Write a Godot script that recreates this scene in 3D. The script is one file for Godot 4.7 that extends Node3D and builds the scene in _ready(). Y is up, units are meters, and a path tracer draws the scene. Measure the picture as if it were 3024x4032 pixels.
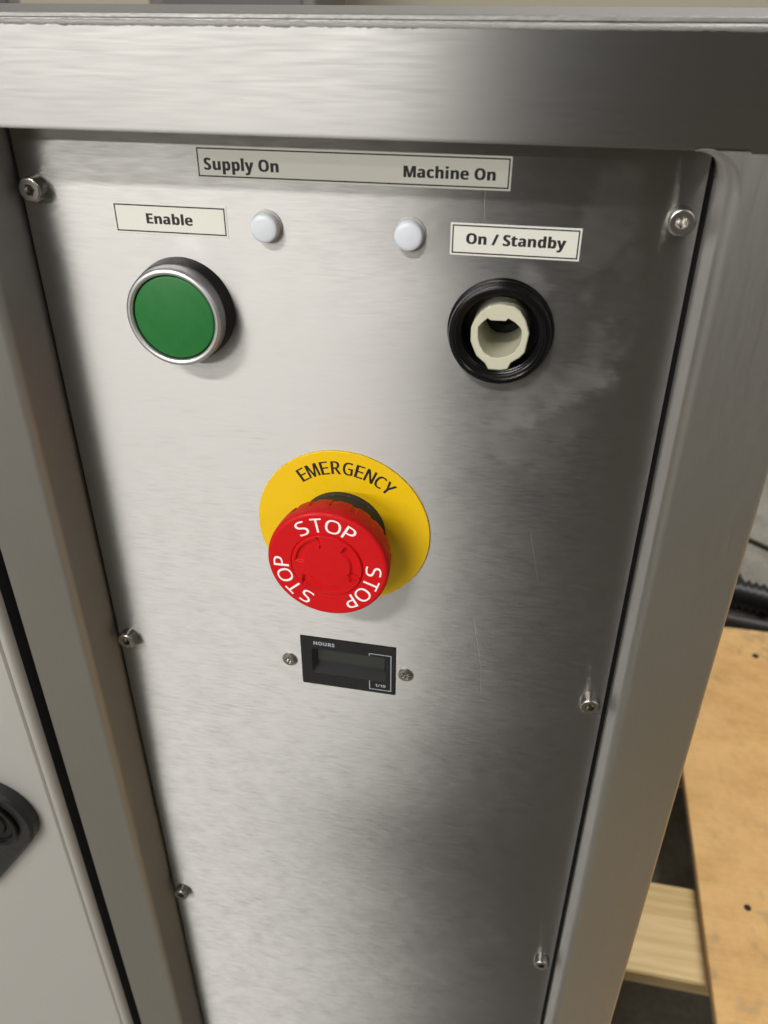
extends Node3D
# A stainless steel control panel, close up. Shapes are written in millimetres round the panel (x right, y up,
# z out of the panel towards the viewer) and turned into metres; the floor is 850 mm below the panel's origin.

const FLOOR := -850.0
var M := {}
var rng := RandomNumberGenerator.new()


func W(x: float, y: float, z: float) -> Vector3:
	return Vector3(x, y - FLOOR, z) * 0.001


# ---------------------------------------------------------------- mesh building
class MB:
	var v := PackedVector3Array()
	var n := PackedVector3Array()
	var uv := PackedVector2Array()
	var swap := false

	func auto(p: Vector3, nn: Vector3) -> Vector2:
		var a := nn.abs()
		var t := Vector2(p.x, p.y)
		if a.x > a.y and a.x > a.z:
			t = Vector2(p.z, p.y)
		elif a.y > a.z:
			t = Vector2(p.x, p.z)
		return (Vector2(t.y, t.x) if swap else t) * 0.001

	func tri(a: Vector3, b: Vector3, c: Vector3, na: Vector3, nb: Vector3, nc: Vector3, ua: Vector2, ub: Vector2, uc: Vector2) -> void:
		var g := (b - a).cross(c - a)
		if g.length_squared() < 1e-14:
			return
		v.append(a)
		n.append(na)
		uv.append(ua)
		if g.dot(na + nb + nc) > 0.0:
			v.append(c); n.append(nc); uv.append(uc)
			v.append(b); n.append(nb); uv.append(ub)
		else:
			v.append(b); n.append(nb); uv.append(ub)
			v.append(c); n.append(nc); uv.append(uc)

	func quad(p: Array, q: Array, u: Array) -> void:
		tri(p[0], p[1], p[2], q[0], q[1], q[2], u[0], u[1], u[2])
		tri(p[0], p[2], p[3], q[0], q[2], q[3], u[0], u[2], u[3])

	func flat(p: Array, nn: Vector3) -> void:
		var u := []
		for x in p:
			u.append(auto(x, nn))
		for i in range(1, p.size() - 1):
			tri(p[0], p[i], p[i + 1], nn, nn, nn, u[0], u[i], u[i + 1])

	# a box with chamfered edges
	func box(c: Vector3, size: Vector3, bev := 0.3) -> void:
		var h := size * 0.5
		var b := minf(bev, minf(h.x, minf(h.y, h.z)) * 0.9)
		var at := func(s: Vector3, ax: int) -> Vector3:
			var r := Vector3(s.x * (h.x - b), s.y * (h.y - b), s.z * (h.z - b))
			r[ax] = s[ax] * h[ax]
			return c + r
		for ax in 3:
			var b1 := (ax + 1) % 3
			var c1 := (ax + 2) % 3
			for s in [-1.0, 1.0]:
				var p := []
				for k in [[-1.0, -1.0], [1.0, -1.0], [1.0, 1.0], [-1.0, 1.0]]:
					var d := Vector3.ZERO
					d[ax] = s
					d[b1] = k[0]
					d[c1] = k[1]
					p.append(at.call(d, ax))
				var nn := Vector3.ZERO
				nn[ax] = s
				flat(p, nn)
				for t in [-1.0, 1.0]:
					var d0 := Vector3.ZERO
					d0[ax] = s
					d0[b1] = t
					var d1 := d0
					d0[c1] = -1.0
					d1[c1] = 1.0
					var ne := Vector3.ZERO
					ne[ax] = s
					ne[b1] = t
					flat([at.call(d0, ax), at.call(d1, ax), at.call(d1, b1), at.call(d0, b1)], ne.normalized())
		for sx in [-1.0, 1.0]:
			for sy in [-1.0, 1.0]:
				for sz in [-1.0, 1.0]:
					var s := Vector3(sx, sy, sz)
					flat([at.call(s, 0), at.call(s, 1), at.call(s, 2)], s.normalized())

	# a shape turned round the z axis; the profile (radius, z) runs from the base outwards, up and in again
	func lathe(pr: Array, seg := 64, at := Vector3.ZERO, crease := 40.0) -> void:
		var m := pr.size() - 1
		var sn := []
		for i in m:
			var d: Vector2 = pr[i + 1] - pr[i]
			sn.append(Vector2(d.y, -d.x).normalized())
		var run := 0.0
		for i in m:
			var d: Vector2 = pr[i + 1] - pr[i]
			var n0: Vector2 = sn[i]
			var n1: Vector2 = sn[i]
			if i > 0 and rad_to_deg(absf(sn[i].angle_to(sn[i - 1]))) < crease:
				n0 = (sn[i] + sn[i - 1]).normalized()
			if i < m - 1 and rad_to_deg(absf(sn[i].angle_to(sn[i + 1]))) < crease:
				n1 = (sn[i] + sn[i + 1]).normalized()
			for k in seg:
				var a0 := TAU * k / seg
				var a1 := TAU * (k + 1) / seg
				var e0 := Vector3(cos(a0), sin(a0), 0)
				var e1 := Vector3(cos(a1), sin(a1), 0)
				var z := Vector3(0, 0, 1)
				quad([at + e0 * pr[i].x + z * pr[i].y, at + e1 * pr[i].x + z * pr[i].y, at + e1 * pr[i + 1].x + z * pr[i + 1].y, at + e0 * pr[i + 1].x + z * pr[i + 1].y],
					[e0 * n0.x + z * n0.y, e1 * n0.x + z * n0.y, e1 * n1.x + z * n1.y, e0 * n1.x + z * n1.y],
					[Vector2(a0 * 0.01, run * 0.001), Vector2(a1 * 0.01, run * 0.001), Vector2(a1 * 0.01, (run + d.length()) * 0.001), Vector2(a0 * 0.01, (run + d.length()) * 0.001)])
			run += d.length()

	# a closed outline pushed from z0 to z1 of the given frame; u runs along the push
	func push(poly: PackedVector2Array, z0: float, z1: float, xf := Transform3D(), crease := 30.0, cap0 := true, cap1 := true, steps := 1) -> void:
		var m := poly.size()
		var area := 0.0
		for i in m:
			area += poly[i].cross(poly[(i + 1) % m])
		var sg := 1.0 if area > 0 else -1.0
		var sn := []
		for i in m:
			var d := poly[(i + 1) % m] - poly[i]
			sn.append(Vector2(d.y, -d.x).normalized() * sg)
		var run := 0.0
		for i in m:
			var j := (i + 1) % m
			var n0: Vector2 = sn[i]
			var n1: Vector2 = sn[i]
			var pv: Vector2 = sn[(i - 1 + m) % m]
			var nx: Vector2 = sn[j]
			if rad_to_deg(absf(n0.angle_to(pv))) < crease:
				n0 = (n0 + pv).normalized()
			if rad_to_deg(absf(n1.angle_to(nx))) < crease:
				n1 = (n1 + nx).normalized()
			var w0 := xf.basis * Vector3(n0.x, n0.y, 0)
			var w1 := xf.basis * Vector3(n1.x, n1.y, 0)
			var l := (poly[j] - poly[i]).length()
			for k in steps:
				var za := lerpf(z0, z1, float(k) / steps)
				var zb := lerpf(z0, z1, float(k + 1) / steps)
				quad([xf * Vector3(poly[i].x, poly[i].y, za), xf * Vector3(poly[j].x, poly[j].y, za), xf * Vector3(poly[j].x, poly[j].y, zb), xf * Vector3(poly[i].x, poly[i].y, zb)], [w0, w1, w1, w0],
					[Vector2(za, run) * 0.001, Vector2(za, run + l) * 0.001, Vector2(zb, run + l) * 0.001, Vector2(zb, run) * 0.001])
			run += l
		var ix := Geometry2D.triangulate_polygon(poly)
		for e in [[z0, -1.0, cap0], [z1, 1.0, cap1]]:
			if not e[2]:
				continue
			var nn: Vector3 = (xf.basis * Vector3(0, 0, e[1])).normalized() * (1.0 if z1 > z0 else -1.0)
			for t in range(0, ix.size(), 3):
				var p := []
				for k in 3:
					p.append(xf * Vector3(poly[ix[t + k]].x, poly[ix[t + k]].y, e[0]))
				flat(p, nn)

	# a plate with a bevelled upper edge
	func plate(poly: PackedVector2Array, z0: float, z1: float, bev: float) -> void:
		var ins: Array = Geometry2D.offset_polygon(poly, -bev, Geometry2D.JOIN_MITER)
		if ins.is_empty() or ins[0].size() != poly.size():
			push(poly, z0, z1)
			return
		var top: PackedVector2Array = ins[0]
		var best := 0
		for i in top.size():
			if top[i].distance_squared_to(poly[0]) < top[best].distance_squared_to(poly[0]):
				best = i
		push(poly, z0, z1 - bev, Transform3D(), 30.0, true, false)
		var m := poly.size()
		var same := (top[(best + 1) % m] - poly[1]).length() < (top[(best - 1 + m) % m] - poly[1]).length()
		for i in m:
			var j := (i + 1) % m
			var a := top[(best + (i if same else -i) + m) % m]
			var b := top[(best + (j if same else -j) + m) % m]
			var d := poly[j] - poly[i]
			var o := Vector2(d.y, -d.x).normalized()
			if o.dot(poly[i] - a) < 0:
				o = -o
			flat([Vector3(poly[i].x, poly[i].y, z1 - bev), Vector3(poly[j].x, poly[j].y, z1 - bev), Vector3(b.x, b.y, z1), Vector3(a.x, a.y, z1)], Vector3(o.x, o.y, 1).normalized())
		var ix := Geometry2D.triangulate_polygon(top)
		for t in range(0, ix.size(), 3):
			flat([Vector3(top[ix[t]].x, top[ix[t]].y, z1), Vector3(top[ix[t + 1]].x, top[ix[t + 1]].y, z1), Vector3(top[ix[t + 2]].x, top[ix[t + 2]].y, z1)], Vector3(0, 0, 1))

	# the band between two outlines of equal count
	func band(a: Array, b: Array, nn: Vector3) -> void:
		var m := a.size()
		for i in m:
			flat([a[i], a[(i + 1) % m], b[(i + 1) % m], b[i]], nn)

	# a curved sheet from a function of (u, v); normals by differences
	func sheet(f: Callable, us: PackedFloat32Array, vs: PackedFloat32Array, out: Callable, e := 0.004) -> void:
		var nu := us.size()
		var nv := vs.size()
		var P := []
		var Q := []
		for j in nv:
			for i in nu:
				var u := us[i]
				var w := vs[j]
				var p: Vector3 = f.call(u, w)
				var du: Vector3 = f.call(u + e, w) - f.call(u - e, w)
				var dv: Vector3 = f.call(u, w + e) - f.call(u, w - e)
				var q := du.cross(dv).normalized()
				var o: Vector3 = out.call(p)
				if q.length() < 0.5:
					q = o
				if q.dot(o) < 0:
					q = -q
				P.append(p)
				Q.append(q)
		for j in nv - 1:
			for i in nu - 1:
				var a := j * nu + i
				var b := a + 1
				var c := a + nu + 1
				var d := a + nu
				quad([P[a], P[b], P[c], P[d]], [Q[a], Q[b], Q[c], Q[d]], [Vector2(us[i], vs[j]), Vector2(us[i + 1], vs[j]), Vector2(us[i + 1], vs[j + 1]), Vector2(us[i], vs[j + 1])])

	# a round bar along points
	func bar(pts: Array, r: float, seg := 10, radii := []) -> void:
		var prev := []
		var pn := []
		for i in pts.size():
			var d: Vector3 = (pts[mini(i + 1, pts.size() - 1)] - pts[maxi(i - 1, 0)]).normalized()
			var a := d.cross(Vector3.UP if absf(d.y) < 0.9 else Vector3.RIGHT).normalized()
			var b := d.cross(a)
			var ring := []
			var rn := []
			for k in seg:
				var t := TAU * k / seg
				var o := a * cos(t) + b * sin(t)
				rn.append(o)
				ring.append(pts[i] + o * (radii[i] if radii else r))
			if prev:
				for k in seg:
					var l := (k + 1) % seg
					quad([prev[k], prev[l], ring[l], ring[k]], [pn[k], pn[l], rn[l], rn[k]], [Vector2.ZERO, Vector2(0, 0.01), Vector2(0.01, 0.01), Vector2(0.01, 0)])
			prev = ring
			pn = rn

	func mesh() -> ArrayMesh:
		var a := []
		a.resize(Mesh.ARRAY_MAX)
		var s := PackedVector3Array()
		s.resize(v.size())
		for i in v.size():
			s[i] = v[i] * 0.001
		a[Mesh.ARRAY_VERTEX] = s
		a[Mesh.ARRAY_NORMAL] = n
		a[Mesh.ARRAY_TEX_UV] = uv
		var m := ArrayMesh.new()
		m.add_surface_from_arrays(Mesh.PRIMITIVE_TRIANGLES, a)
		return m


func obj(called: String, mb: MB, mat: Material, parent: Node = self, at := Vector3.ZERO) -> MeshInstance3D:
	var o := MeshInstance3D.new()
	o.name = called
	o.mesh = mb.mesh()
	o.material_override = mat
	o.mesh.surface_set_material(0, mat)
	o.material_override = null
	o.position = at
	parent.add_child(o, true)
	return o


var taken := {}


func numbered(called: String) -> String:
	taken[called] = taken.get(called, -1) + 1
	return called if taken[called] == 0 else "%s_%03d" % [called, taken[called]]


func tag(o: Node, label: String, category: String, group := "") -> Node:
	o.set_meta("label", label)
	o.set_meta("category", category)
	if group:
		o.set_meta("group", group)
	return o


func thing(called: String, at: Vector3, label: String, category: String, group := "") -> Node3D:
	var o := Node3D.new()
	o.name = numbered(called)
	o.position = at
	add_child(o)
	tag(o, label, category, group)
	return o


func copy_of(t: Node3D, at: Vector3, turn: float, label: String) -> Node3D:
	var base := String(t.name)
	var o: Node3D = t.duplicate()
	o.name = numbered(base)
	add_child(o)
	o.position = at
	o.rotation.z = turn
	o.set_meta("label", label)
	return o


# ---------------------------------------------------------------- textures
func noise_bytes(w: int, h: int, cw: int, ch: int, s: int) -> PackedByteArray:
	# smooth value noise of cw x ch cells drawn out over w x h
	rng.seed = s
	var b := PackedByteArray()
	b.resize(cw * ch)
	for i in cw * ch:
		b[i] = rng.randi() & 255
	var im := Image.create_from_data(cw, ch, false, Image.FORMAT_L8, b)
	im.resize(w, h, Image.INTERPOLATE_CUBIC)
	return im.get_data()


func tex(im: Image) -> ImageTexture:
	return ImageTexture.create_from_image(im)


func mix_layers(w: int, h: int, layers: Array) -> PackedFloat32Array:
	# layers of [cells across, cells down, weight, seed]; result about zero mean, in units of weight
	var out := PackedFloat32Array()
	out.resize(w * h)
	for l in layers:
		var b := noise_bytes(w, h, l[0], l[1], l[3])
		var k: float = l[2] / 127.5
		for i in w * h:
			out[i] += (b[i] - 127.5) * k
	return out


func grey(w: int, h: int, f: PackedFloat32Array, mid: float, k: float) -> Image:
	var b := PackedByteArray()
	b.resize(w * h)
	for i in w * h:
		b[i] = int(clampf(mid + f[i] * k, 0.0, 1.0) * 255.0)
	return Image.create_from_data(w, h, false, Image.FORMAT_L8, b)


func std(albedo: Color, rough: float, metal := 0.0) -> StandardMaterial3D:
	var m := StandardMaterial3D.new()
	m.albedo_color = albedo.linear_to_srgb()
	m.roughness = rough
	m.metallic = metal
	return m


const PX0 := -120.6
const PX1 := 69.7
const PY0 := -425.0
const PY1 := 96.0


func make_materials() -> void:
	# the brushed control panel: fine horizontal streaks, blotches of polish, hand marks
	var w := 1024
	var h := 2048
	var fine := mix_layers(w, h, [[30, 2048, 0.6, 11], [64, 1400, 0.8, 12], [40, 800, 0.3, 13]])
	var hb := grey(w, h, fine, 0.5, 0.33)
	# scratches and the small dent by the green button, in millimetres
	var scr := [[[5.0, -115.0], [11.0, -122.0], [13.0, -133.0], [9.0, -148.0], [3.0, -160.0], [-3.0, -167.0]], [[29.0, -58.0], [31.5, -66.0]], [[14.5, 74.0], [14.8, 66.0]], [[-54.0, 2.0], [-52.0, -1.5], [-47.0, -2.0]], [[-27.0, 8.0], [-27.3, 2.0]], [[-33.0, -22.0], [-33.4, -8.0]], [[36.0, -30.0], [41.0, -52.0]], [[20.0, -70.0], [24.0, -92.0], [25.0, -108.0]]]
	var smear := mix_layers(w, h, [[14, 40, 0.6, 21], [40, 110, 0.45, 22], [90, 250, 0.25, 23], [60, 1400, 0.2, 24]])
	var dirt := PackedFloat32Array()
	dirt.resize(w * h)
	# wiped finger marks: strokes of [x, y, x, y, width, strength]
	for s in [[27.0, 52.0, 33.0, 48.0, 3.0, 0.8], [30.0, 16.0, 46.0, 26.0, 7.0, 0.75], [46.0, 26.0, 52.0, 45.0, 6.0, 0.6], [26.0, 10.0, 38.0, 18.0, 5.0, 0.6], [44.0, 60.0, 50.0, 74.0, 5.0, 0.25], [40.0, 22.0, 43.0, 10.0, 6.0, 0.3], [36.0, -4.0, 30.0, 4.0, 8.0, 0.3], [10.0, -300.0, 26.0, -290.0, 9.0, 0.2], [30.0, -268.0, 42.0, -262.0, 7.0, 0.16], [54.0, 56.0, 58.0, 40.0, 3.0, 0.2], [-110.0, 72.0, -107.0, 66.0, 2.0, 0.2]]:
		var a := Vector2(s[0], s[1])
		var b := Vector2(s[2], s[3])
		var r: float = s[4]
		for py in range(maxi(0, int((PY1 - maxf(a.y, b.y) - 2 * r) / (PY1 - PY0) * h)), mini(h, int((PY1 - minf(a.y, b.y) + 2 * r) / (PY1 - PY0) * h))):
			for px in range(maxi(0, int((minf(a.x, b.x) - 2 * r - PX0) / (PX1 - PX0) * w)), mini(w, int((maxf(a.x, b.x) + 2 * r - PX0) / (PX1 - PX0) * w))):
				var p := Vector2(PX0 + (px + 0.5) / w * (PX1 - PX0), PY1 - (py + 0.5) / h * (PY1 - PY0))
				var d: float = p.distance_to(Geometry2D.get_closest_point_to_segment(p, a, b)) / r
				var k: float = clampf(1.5 - d + smear[py * w + px] * 0.9, 0.0, 1.0) * s[5] * clampf(0.55 + smear[py * w + px] * 0.5, 0.15, 1.0)
				if d < 2.0:
					dirt[py * w + px] = maxf(dirt[py * w + px], k * clampf((2.0 - d) * 1.5, 0.0, 1.0))
	for s in scr:
		for i in s.size() - 1:
			var n := int(Vector2(s[i][0], s[i][1]).distance_to(Vector2(s[i + 1][0], s[i + 1][1])) * 8.0)
			for k in n:
				var p := Vector2(s[i][0], s[i][1]).lerp(Vector2(s[i + 1][0], s[i + 1][1]), float(k) / n)
				var x := int((p.x - PX0) / (PX1 - PX0) * w)
				var y := int((PY1 - p.y) / (PY1 - PY0) * h)
				if x > 0 and x < w and y > 0 and y < h:
					hb.set_pixel(x, y, Color(0.1, 0.1, 0.1))
					dirt[y * w + x] = maxf(dirt[y * w + x], 0.22)
	var blot := mix_layers(w, h, [[60, 300, 0.2, 31], [34, 80, 0.34, 32], [40, 1800, 0.6, 33], [70, 1300, 0.7, 34]])
	var orm := PackedByteArray()
	orm.resize(w * h * 3)
	for i in w * h:
		orm[i * 3] = 255
		orm[i * 3 + 1] = int(clampf(PANEL_ROUGH + blot[i] * 0.045 + dirt[i] * 0.08, 0.05, 1.0) * 255.0)
		orm[i * 3 + 2] = int(clampf(1.0 - dirt[i] * 0.28, 0.0, 1.0) * 255.0)
	var panel_orm := tex(Image.create_from_data(w, h, false, Image.FORMAT_RGB8, orm))
	var p := std(STEEL, 1.0, 1.0)
	p.roughness_texture = panel_orm
	p.roughness_texture_channel = BaseMaterial3D.TEXTURE_CHANNEL_GREEN
	p.metallic_texture = panel_orm
	p.metallic_texture_channel = BaseMaterial3D.TEXTURE_CHANNEL_BLUE
	p.anisotropy_enabled = true
	p.anisotropy = -PANEL_ANISO
	p.heightmap_enabled = true
	p.heightmap_texture = tex(hb)
	p.heightmap_scale = 0.0021
	p.texture_repeat = false
	M.panel = p
	# the frame's tubes: u along the brushing, one texture for 0.4 m
	var f := mix_layers(1024, 1024, [[130, 1024, 0.6, 41], [220, 800, 0.5, 42], [60, 500, 0.3, 43]])
	var ft := tex(grey(1024, 1024, f, 0.5, 0.3))
	var fr := tex(grey(1024, 1024, mix_layers(1024, 1024, [[40, 16, 0.35, 51], [150, 400, 0.5, 52], [110, 1024, 0.5, 53]]), 0.48, 0.05))
	var t := std(STEEL, 1.0, 1.0)
	t.roughness_texture = fr
	t.roughness_texture_channel = BaseMaterial3D.TEXTURE_CHANNEL_RED
	t.anisotropy_enabled = true
	t.anisotropy = -1.0
	t.heightmap_enabled = true
	t.heightmap_texture = ft
	t.heightmap_scale = 0.0007
	t.uv1_scale = Vector3(1.0, 5.0, 1)
	t.uv1_offset = Vector3(0.85, 0, 0)
	M.tube = t
	var uu: StandardMaterial3D = t.duplicate()
	uu.anisotropy = -0.75
	uu.albedo_color = Color(0.53, 0.526, 0.515).linear_to_srgb()
	uu.heightmap_scale = 0.0009
	M.upright = uu
	var d: StandardMaterial3D = t.duplicate()
	d.anisotropy_enabled = false
	d.heightmap_enabled = false
	d.roughness_texture = null
	d.roughness = 0.66
	d.albedo_color = Color(0.66, 0.652, 0.632).linear_to_srgb()
	M.door = d
	var ro: StandardMaterial3D = t.duplicate()
	ro.anisotropy_enabled = false
	ro.heightmap_texture = tex(grey(512, 512, mix_layers(512, 512, [[120, 120, 0.6, 61], [40, 40, 0.6, 62]]), 0.5, 0.35))
	ro.heightmap_scale = 0.014
	ro.uv1_scale = Vector3(9, 9, 1)
	M.weld = ro
	M.joint = std(STEEL, 0.42, 1.0)
	M.screw = std(Color(0.45, 0.43, 0.405), 0.27, 1.0)
	M.ring = std(Color(0.72, 0.72, 0.75), 0.42, 1.0)
	M.black = std(Color(0.012, 0.012, 0.013), 0.42)
	M.black_gloss = std(Color(0.004, 0.004, 0.0045), 0.24)
	M.black_gloss.metallic_specular = 0.36
	M.matte_black = std(Color(0.006, 0.006, 0.006), 0.7)
	M.neck = std(Color(0.03, 0.028, 0.022), 0.6)
	M.neck.roughness_texture = null
	M.green = std(Color(0.012, 0.16, 0.03), 0.42)
	M.red = std(Color(0.62, 0.006, 0.009), 0.5)
	M.red.metallic_specular = 0.35
	M.yellow = std(Color(0.88, 0.58, 0.004), 0.45)
	M.white = std(Color(0.95, 0.95, 0.96), 0.5)
	M.ink = std(Color(0.012, 0.011, 0.016), 0.55)
	M.lens = std(Color(0.74, 0.74, 0.8), 0.26)
	M.lens.subsurf_scatter_enabled = true
	M.lens.subsurf_scatter_strength = 0.3
	M.cream = std(Color(0.62, 0.61, 0.47), 0.34)
	M.tape = std(Color(0.78, 0.785, 0.72), 0.32)
	M.tape_edge = std(Color(0.4, 0.4, 0.37), 0.3)
	M.meter_print = std(Color(0.42, 0.47, 0.52), 0.5)
	M.ledge = std(Color(0.034, 0.034, 0.037), 0.35)
	M.glass = std(Color(0.032, 0.036, 0.032), 0.12)
	# handled plastic: faint mottling of the gloss, dust on the stop button's neck
	var pm := tex(grey(512, 512, mix_layers(512, 512, [[20, 20, 0.5, 101], [90, 90, 0.4, 102], [300, 300, 0.4, 103]]), 0.5, 0.22))
	for k in ["red", "green", "yellow", "black"]:
		M[k].roughness_texture = pm
		M[k].roughness = {"red": 0.95, "green": 0.85, "yellow": 0.9, "black": 0.85}[k]
		M[k].uv1_triplanar = true
		M[k].uv1_scale = Vector3(24, 24, 24)
	var di := Image.create(256, 256, false, Image.FORMAT_RGB8)
	di.fill(Color(0.028, 0.026, 0.022).linear_to_srgb())
	rng.seed = 8
	for k in 260:
		var dc := Color(0.3, 0.27, 0.2).lerp(Color(0.08, 0.07, 0.05), rng.randf()).linear_to_srgb()
		di.fill_rect(Rect2i(rng.randi() % 254, rng.randi() % 254, 1 + rng.randi() % 2, 1 + rng.randi() % 2), dc)
	M.neck = std(Color(1, 1, 1), 0.7)
	M.neck.albedo_texture = tex(di)
	M.neck.uv1_triplanar = true
	M.neck.uv1_scale = Vector3(22, 22, 22)
	# wood
	var pw := 1024
	var grain := mix_layers(pw, pw, [[20, 640, 0.25, 71], [190, 190, 0.3, 72], [56, 70, 0.45, 73], [16, 20, 0.5, 74], [700, 700, 0.25, 75]])
	var spots := mix_layers(pw, pw, [[150, 120, 0.45, 76], [60, 50, 0.5, 77], [20, 20, 0.45, 78]])
	var im := Image.create(pw, pw, false, Image.FORMAT_RGB8)
	for y in pw:
		for x in pw:
			var g := grain[y * pw + x]
			var s := clampf((spots[y * pw + x] - 0.3) * 1.8, 0.0, 1.0) * 0.42
			var c := Color(0.57, 0.33, 0.115).lerp(Color(0.72, 0.45, 0.18), clampf(0.5 + g * 0.6, 0, 1)).lerp(Color(0.27, 0.2, 0.14), s)
			im.set_pixel(x, y, c.linear_to_srgb())
	M.ply = std(Color(1, 1, 1), 0.75)
	M.ply.albedo_texture = tex(im)
	M.ply.uv1_scale = Vector3(0.88, 0.88, 1)
	var pi := Image.create(512, 512, false, Image.FORMAT_RGB8)
	var pg := mix_layers(512, 512, [[5, 120, 0.5, 81], [4, 26, 0.6, 82], [60, 300, 0.25, 83], [14, 20, 0.3, 84]])
	for y in 512:
		for x in 512:
			pi.set_pixel(x, y, Color(0.5, 0.34, 0.14).lerp(Color(0.72, 0.55, 0.29), clampf(0.5 + pg[y * 512 + x] * 0.6, 0, 1)).linear_to_srgb())
	M.pine = std(Color(1, 1, 1), 0.8)
	M.pine.albedo_texture = tex(pi)
	M.pine.uv1_scale = Vector3(0.8, 2.2, 1)
	M.pine.uv1_offset = Vector3(0.47, 0.25, 0)
	M.ply_edge = std(Color(0.4, 0.27, 0.14), 0.85)
	M.knot = std(Color(0.02, 0.015, 0.012), 0.9)
	var ci := Image.create(512, 512, false, Image.FORMAT_RGB8)
	var cg := mix_layers(512, 512, [[7, 7, 0.5, 91], [30, 30, 0.4, 92], [200, 200, 0.4, 93]])
	for y in 512:
		for x in 512:
			ci.set_pixel(x, y, Color(0.19, 0.181, 0.15).lerp(Color(0.36, 0.348, 0.3), clampf(0.5 + cg[y * 512 + x] * 0.55, 0, 1)).linear_to_srgb())
	M.floor = std(Color(1, 1, 1), 0.7)
	M.floor.albedo_texture = tex(ci)
	M.floor.uv1_scale = Vector3(1.1, 1.1, 1)
	M.rubber = std(Color(0.008, 0.0085, 0.011), 0.42)
	M.cable = std(Color(0.03, 0.027, 0.024), 0.5)
	M.wall = std(Color(0.5, 0.46, 0.36), 0.9)
	M.grey_paint = std(Color(0.2, 0.19, 0.17), 0.6)
	M.dark_paint = std(Color(0.13, 0.129, 0.126), 0.5)
	M.black_steel = std(Color(0.02, 0.02, 0.02), 0.6)
	M.lamp_white = std(Color(0.7, 0.7, 0.7), 0.5)
	var glow := std(Color(0.8, 0.8, 0.8), 0.5)
	glow.emission_enabled = true
	glow.emission = Color(1.0, 0.95, 0.86)
	glow.emission_energy_multiplier = 0.25
	M.glow = glow


# ---------------------------------------------------------------- look
const STEEL := Color(0.395, 0.393, 0.385)
const PANEL_ROUGH := 0.43
const PANEL_ANISO := 1.0
var sans := SystemFont.new()
var bold := SystemFont.new()


func round_rect(x0: float, y0: float, x1: float, y1: float, r: float, seg := 6) -> PackedVector2Array:
	var p := PackedVector2Array()
	for c in [[x1 - r, y1 - r, 0.0], [x0 + r, y1 - r, 90.0], [x0 + r, y0 + r, 180.0], [x1 - r, y0 + r, 270.0]]:
		for k in seg + 1:
			var a := deg_to_rad(c[2] + 90.0 * k / seg)
			p.append(Vector2(c[0] + r * cos(a), c[1] + r * sin(a)))
	return p


func ring_pts(r: float, m: int, z: float, turn := 0.0) -> Array:
	var p := []
	for i in m:
		var a := TAU * i / m + turn
		p.append(Vector3(r * cos(a), r * sin(a), z))
	return p


func steps(a: float, b: float, n: int) -> PackedFloat32Array:
	var p := PackedFloat32Array()
	for i in n + 1:
		p.append(lerpf(a, b, float(i) / n))
	return p


# lettering: capitals one unit high on the baseline, starting at x = 0
func glyphs(s: String, f: Font) -> Array:
	var ht := TextMesh.new()
	for k in [["H", null], [s, null]]:
		var tm := TextMesh.new()
		tm.font = f
		tm.font_size = 64
		tm.pixel_size = 0.01
		tm.depth = 0.05
		tm.curve_step = 0.5
		tm.vertical_alignment = VERTICAL_ALIGNMENT_TOP
		tm.text = k[0]
		if k[0] == "H":
			ht = tm
		if k[0] == s:
			var ha := ht.surface_get_arrays(0)
			var lo := INF
			var hi := -INF
			for v in ha[Mesh.ARRAY_VERTEX]:
				lo = minf(lo, v.y)
				hi = maxf(hi, v.y)
			var a := tm.surface_get_arrays(0)
			var vs: PackedVector3Array = a[Mesh.ARRAY_VERTEX]
			var x0 := INF
			var x1 := -INF
			for v in vs:
				x0 = minf(x0, v.x)
				x1 = maxf(x1, v.x)
			var u := 1.0 / (hi - lo)
			for i in vs.size():
				vs[i] = Vector3((vs[i].x - x0) * u, (vs[i].y - lo) * u, clampf(vs[i].z / 0.05 + 0.5, 0, 1))
			return [vs, a[Mesh.ARRAY_NORMAL], a[Mesh.ARRAY_INDEX], (x1 - x0) * u]
	return []


func put_text(mb: MB, g: Array, xf: Transform2D, sx: float, sy: float, z0: float, z1: float, bend := 0.0) -> void:
	var ix: PackedInt32Array = g[2] if g[2] != null else PackedInt32Array(range(g[0].size()))
	for t in range(0, ix.size(), 3):
		var p := []
		var q := []
		for k in 3:
			var v: Vector3 = g[0][ix[t + k]]
			var nn: Vector3 = g[1][ix[t + k]]
			var a := xf * Vector2(v.x * sx, v.y * sy)
			var d := xf.basis_xform(Vector2(nn.x, nn.y))
			p.append(Vector3(a.x, a.y, lerpf(z0, z1, v.z)))
			q.append(Vector3(d.x, d.y, nn.z).normalized())
		mb.tri(p[0], p[1], p[2], q[0], q[1], q[2], Vector2(p[0].x, p[0].y) * 0.001, Vector2(p[1].x, p[1].y) * 0.001, Vector2(p[2].x, p[2].y) * 0.001)


func text_at(mb: MB, s: String, f: Font, x0: float, y0: float, width: float, cap: float, z0: float, z1: float) -> void:
	var g := glyphs(s, f)
	put_text(mb, g, Transform2D(0, Vector2(x0, y0)), width / g[3], cap, z0, z1)


func text_round(mb: MB, s: String, angles: Array, widths: Array, f: Font, r: float, cap: float, z0: float, z1: float) -> void:
	for i in s.length():
		var g := glyphs(s[i], f)
		var a := deg_to_rad(angles[i])
		var wd: float = widths[i]
		var c := Transform2D(-a, Vector2(sin(a), cos(a)) * r) * Transform2D(0, Vector2(-wd / 2, 0))
		put_text(mb, g, c, wd / g[3], cap, z0, z1)


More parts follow.
